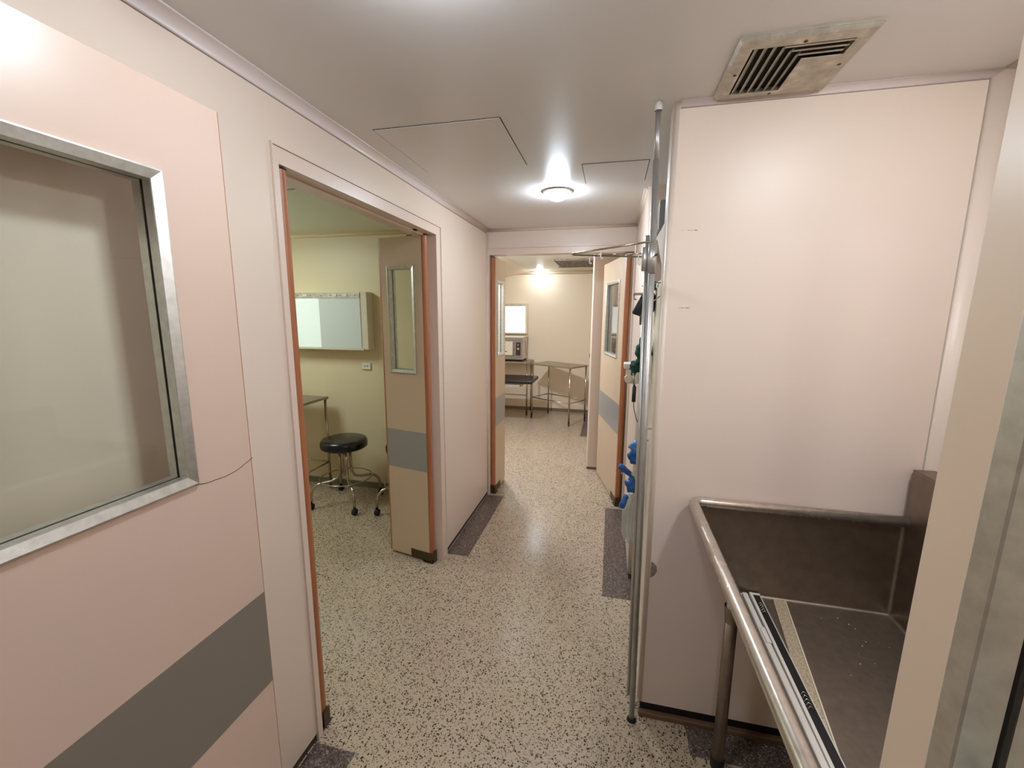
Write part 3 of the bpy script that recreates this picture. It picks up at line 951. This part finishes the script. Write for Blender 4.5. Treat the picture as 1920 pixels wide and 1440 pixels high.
def table(name, label, pts, ztop, m_top, m_leg, parts_z=0.30, wheels=True, rails=((0, 1), (1, 2), (2, 3), (3, 0))):
    """pts: four plan corners"""
    cx = sum(p[0] for p in pts) / 4
    cy = sum(p[1] for p in pts) / 4
    e_ = tag(empty(name, (cx, cy, 0)), label, 'table')
    q = [(p[0] - cx, p[1] - cy) for p in pts]
    MB().prism([(a, b_, ztop - 0.022) for a, b_ in q], (0, 0, 0.022)).build('table_top', m_top, e_)
    q2 = [(a * 0.94, b_ * 0.94) for a, b_ in q]
    for a, b_ in q2:
        z_ = 0.05 if wheels else 0.0
        lg_ = MB().tube([(a, b_, z_), (a, b_, ztop - 0.0225)], 0.0125, 12).build('leg', m_leg, e_)
        if wheels:
            caster(lg_, a, b_)
            MB().box(a - 0.014, a + 0.014, b_ - 0.010, b_ + 0.010, 0.045, 0.058).build('fork', M['black'], lg_)
    for i, j in rails:
        MB().tube([q2[i] + (parts_z,), q2[j] + (parts_z,)], 0.008, 8).build('rail', m_leg, e_)
    return e_


table('instrument_table', 'steel-legged instrument table partly hidden by the left door jamb, beside the stool',
      [(-3.40, 3.02), (-2.53, 3.02), (-2.53, 3.38), (-3.40, 3.38)], 0.89, M['table_steel'], M['chrome'], 0.26, False)


def stool(loc, rz, label):
    e_ = tag(empty('rolling_stool', loc, rz), label, 'stool', 'black rolling stools in the side room')
    R_ = 0.195
    MB().lathe([(0, 0.505), (R_ * 0.9, 0.505), (R_ * 0.985, 0.515), (R_, 0.535), (R_ * 0.99, 0.562), (R_ * 0.94, 0.580), (R_ * 0.8, 0.588), (0, 0.592)], (0, 0, 0), 40).build('seat', M['vinyl'], e_)
    MB().lathe([(0, 0.5045), (R_ * 0.8, 0.5045), (R_ * 0.8, 0.498), (0, 0.498)], (0, 0, 0), 30).build('seat_plate', M['chrome'], e_)
    for k in range(4):
        a = pi / 4 + k * pi / 2
        p = [(0.045, 0.4975), (0.045, 0.34), (0.05, 0.28), (0.075, 0.235), (0.12, 0.222), (0.20, 0.218), (0.245, 0.205), (0.275, 0.17), (0.29, 0.12), (0.292, 0.055)]
        lg_ = MB().tube([(cos(a) * d, sin(a) * d, z) for d, z in p], 0.0125, 12).build('leg', M['chrome'], e_)
        x, y = cos(a) * 0.292, sin(a) * 0.292
        w_ = MB().lathe([(0.010, 0.052), (0.018, 0.045), (0.018, 0.030)], (x, y, 0), 14).tube([(x - 0.014, y, 0.027), (x + 0.014, y, 0.027)], 0.027, 16).build('caster', M['black'], lg_)
    MB().tube([(cos(2 * pi * k / 40) * 0.215, sin(2 * pi * k / 40) * 0.215, 0.235) for k in range(41)], 0.006, 8).build('foot_ring', M['chrome'], e_)
    MB().tube([(0, 0, 0.28), (0, 0, 0.4975)], 0.018, 14).build('screw_column', M['chrome'], e_)
    return e_


s0 = stool((-2.215, 3.13, 0), 0.0, 'black round-seated rolling stool with chrome legs standing in the open')
s1 = copy_tree(s0)
s1.location = (-1.62, 3.17, 0)
s1['label'] = 'second rolling stool, mostly hidden behind the open door leaf, casters showing'
t = tag(empty('wall_socket', (-2.17, 3.468, 1.175)), 'small white wall socket below the film viewer in the side room', 'socket')
MB().box(-0.045, 0.045, -0.012, 0, -0.03, 0.03, 0.003).build('face_plate', M['white_plastic'], t)
MB().tube([(-0.012, -0.014, 0), (-0.012, -0.012, 0)], 0.005, 8).tube([(0.012, -0.014, 0), (0.012, -0.012, 0)], 0.005, 8).build('holes', M['black'], t)

# ------------------------------------------------------------------ back room
table('instrument_table', 'long steel-edged instrument table carrying the sterilizer in the back room',
      [(-2.45, 6.70), (-1.27, 6.70), (-1.27, 7.12), (-2.45, 7.12)], 0.885, M['table_steel'], M['chrome'], 0.34, True, ((0, 1),))
table('instrument_table', 'angled steel instrument table on casters at the right of the back room',
      [(-1.22, 6.57), (-0.55, 6.18), (-0.325, 6.56), (-0.995, 6.97)], 0.885, M['table_steel'], M['chrome'], 0.34, True)

t = tag(empty('sterilizer', (-1.62, 6.74, 0.886)), 'cream and grey bench-top sterilizer oven with a small square door and dark control strip', 'oven')
MB().box(-0.40, 0.235, 0.0, 0.36, 0.03, 0.385, 0.006).build('case', M['cream_enamel'], t)
MB().box(-0.395, 0.232, -0.008, -0.0005, 0.032, 0.375, 0.002).build('front_panel', M['grey_enamel'], t)
MB().box(-0.35, 0.075, -0.035, -0.0085, 0.10, 0.325, 0.008).build('door', M['cream_enamel'], t)
MB().box(-0.10, -0.02, -0.037, -0.0355, 0.155, 0.168).build('name_strip', M['black'], t)
MB().box(0.082, 0.096, -0.05, -0.0085, 0.18, 0.225, 0.003).box(0.082, 0.096, -0.04, -0.0085, 0.105, 0.13, 0.003).box(0.082, 0.096, -0.04, -0.0085, 0.285, 0.31, 0.003).build('latch', M['chrome'], t)
cp = MB().box(0.125, 0.20, -0.012, -0.0085, 0.10, 0.31).build('control_strip', M['maroon'], t)
MB().box(0.145, 0.18, -0.017, -0.0125, 0.19, 0.225, 0.002).build('switch', M['vent'], cp)
MB().tube([(0.16, -0.012, 0.27), (0.16, -0.022, 0.27)], 0.011, 12).build('dial', M['vent'], cp)
MB().box(-0.42, 0.255, -0.02, 0.365, 0.386, 0.40, 0.003).build('top_lid', M['cream_enamel'], t)
MB().tube([(0.238, 0.12, 0.33), (0.25, 0.16, 0.30), (0.25, 0.20, 0.18), (0.245, 0.23, 0.08)], 0.003, 7).build('cord', M['black'], t)
for a in (-0.37, 0.20):
    for b_ in (0.03, 0.33):
        MB().tube([(a, b_, 0), (a, b_, 0.0295)], 0.014, 10).build('foot', M['black'], t)

t = tag(empty('film_viewer', (-1.62, 7.157, 1.325)), 'brightly lit white x-ray film viewer on the back room wall above the sterilizer', 'light box')
MB().box(-0.45, 0.235, -0.07, 0.0, 0.0, 0.50, 0.003).build('housing', M['cream_enamel'], t)
MB().box(-0.445, 0.205, -0.078, -0.0705, 0.455, 0.495).build('switch_strip', M['vent'], t)
MB().box(-0.445, 0.200, -0.076, -0.0705, 0.015, 0.452).build('lit_screen', M['white_panel'], t)
MB().box(-0.45, 0.215, -0.082, -0.0705, -0.004, 0.013).build('film_ledge', M['cream_enamel'], t)

t = tag(empty('operating_table', (-2.05, 6.22, 0)), 'padded black operating table end in the back room', 'table')
MB().box(-0.72, 0.97, -0.26, 0.30, 0.645, 0.70, 0.018).build('pad', M['vinyl'], t)
MB().box(-0.70, 0.80, -0.20, 0.24, 0.6, 0.6445, 0.004).build('frame', M['chrome'], t)
MB().box(-0.70, 0.78, -0.235, -0.215, 0.60, 0.63).build('side_rail', M['galv'], t)
MB().tube([(-0.1, 0, 0.03), (-0.1, 0, 0.6)], 0.06, 20).build('column', M['chrome'], t)
MB().box(-0.4, 0.2, -0.2, 0.2, 0.0, 0.05, 0.01).build('base', M['galv'], t)

t = tag(empty('light_switch', (-0.207, 4.60, 1.22)), 'small dark wall switch on the edge of the back room wall corner', 'switch')
MB().box(-0.008, 0.0, -0.03, 0.03, -0.03, 0.03, 0.002).build('plate', M['grey_enamel'], t)
MB().box(-0.013, -0.0085, -0.008, 0.008, -0.014, 0.014).build('toggle', M['black'], t)
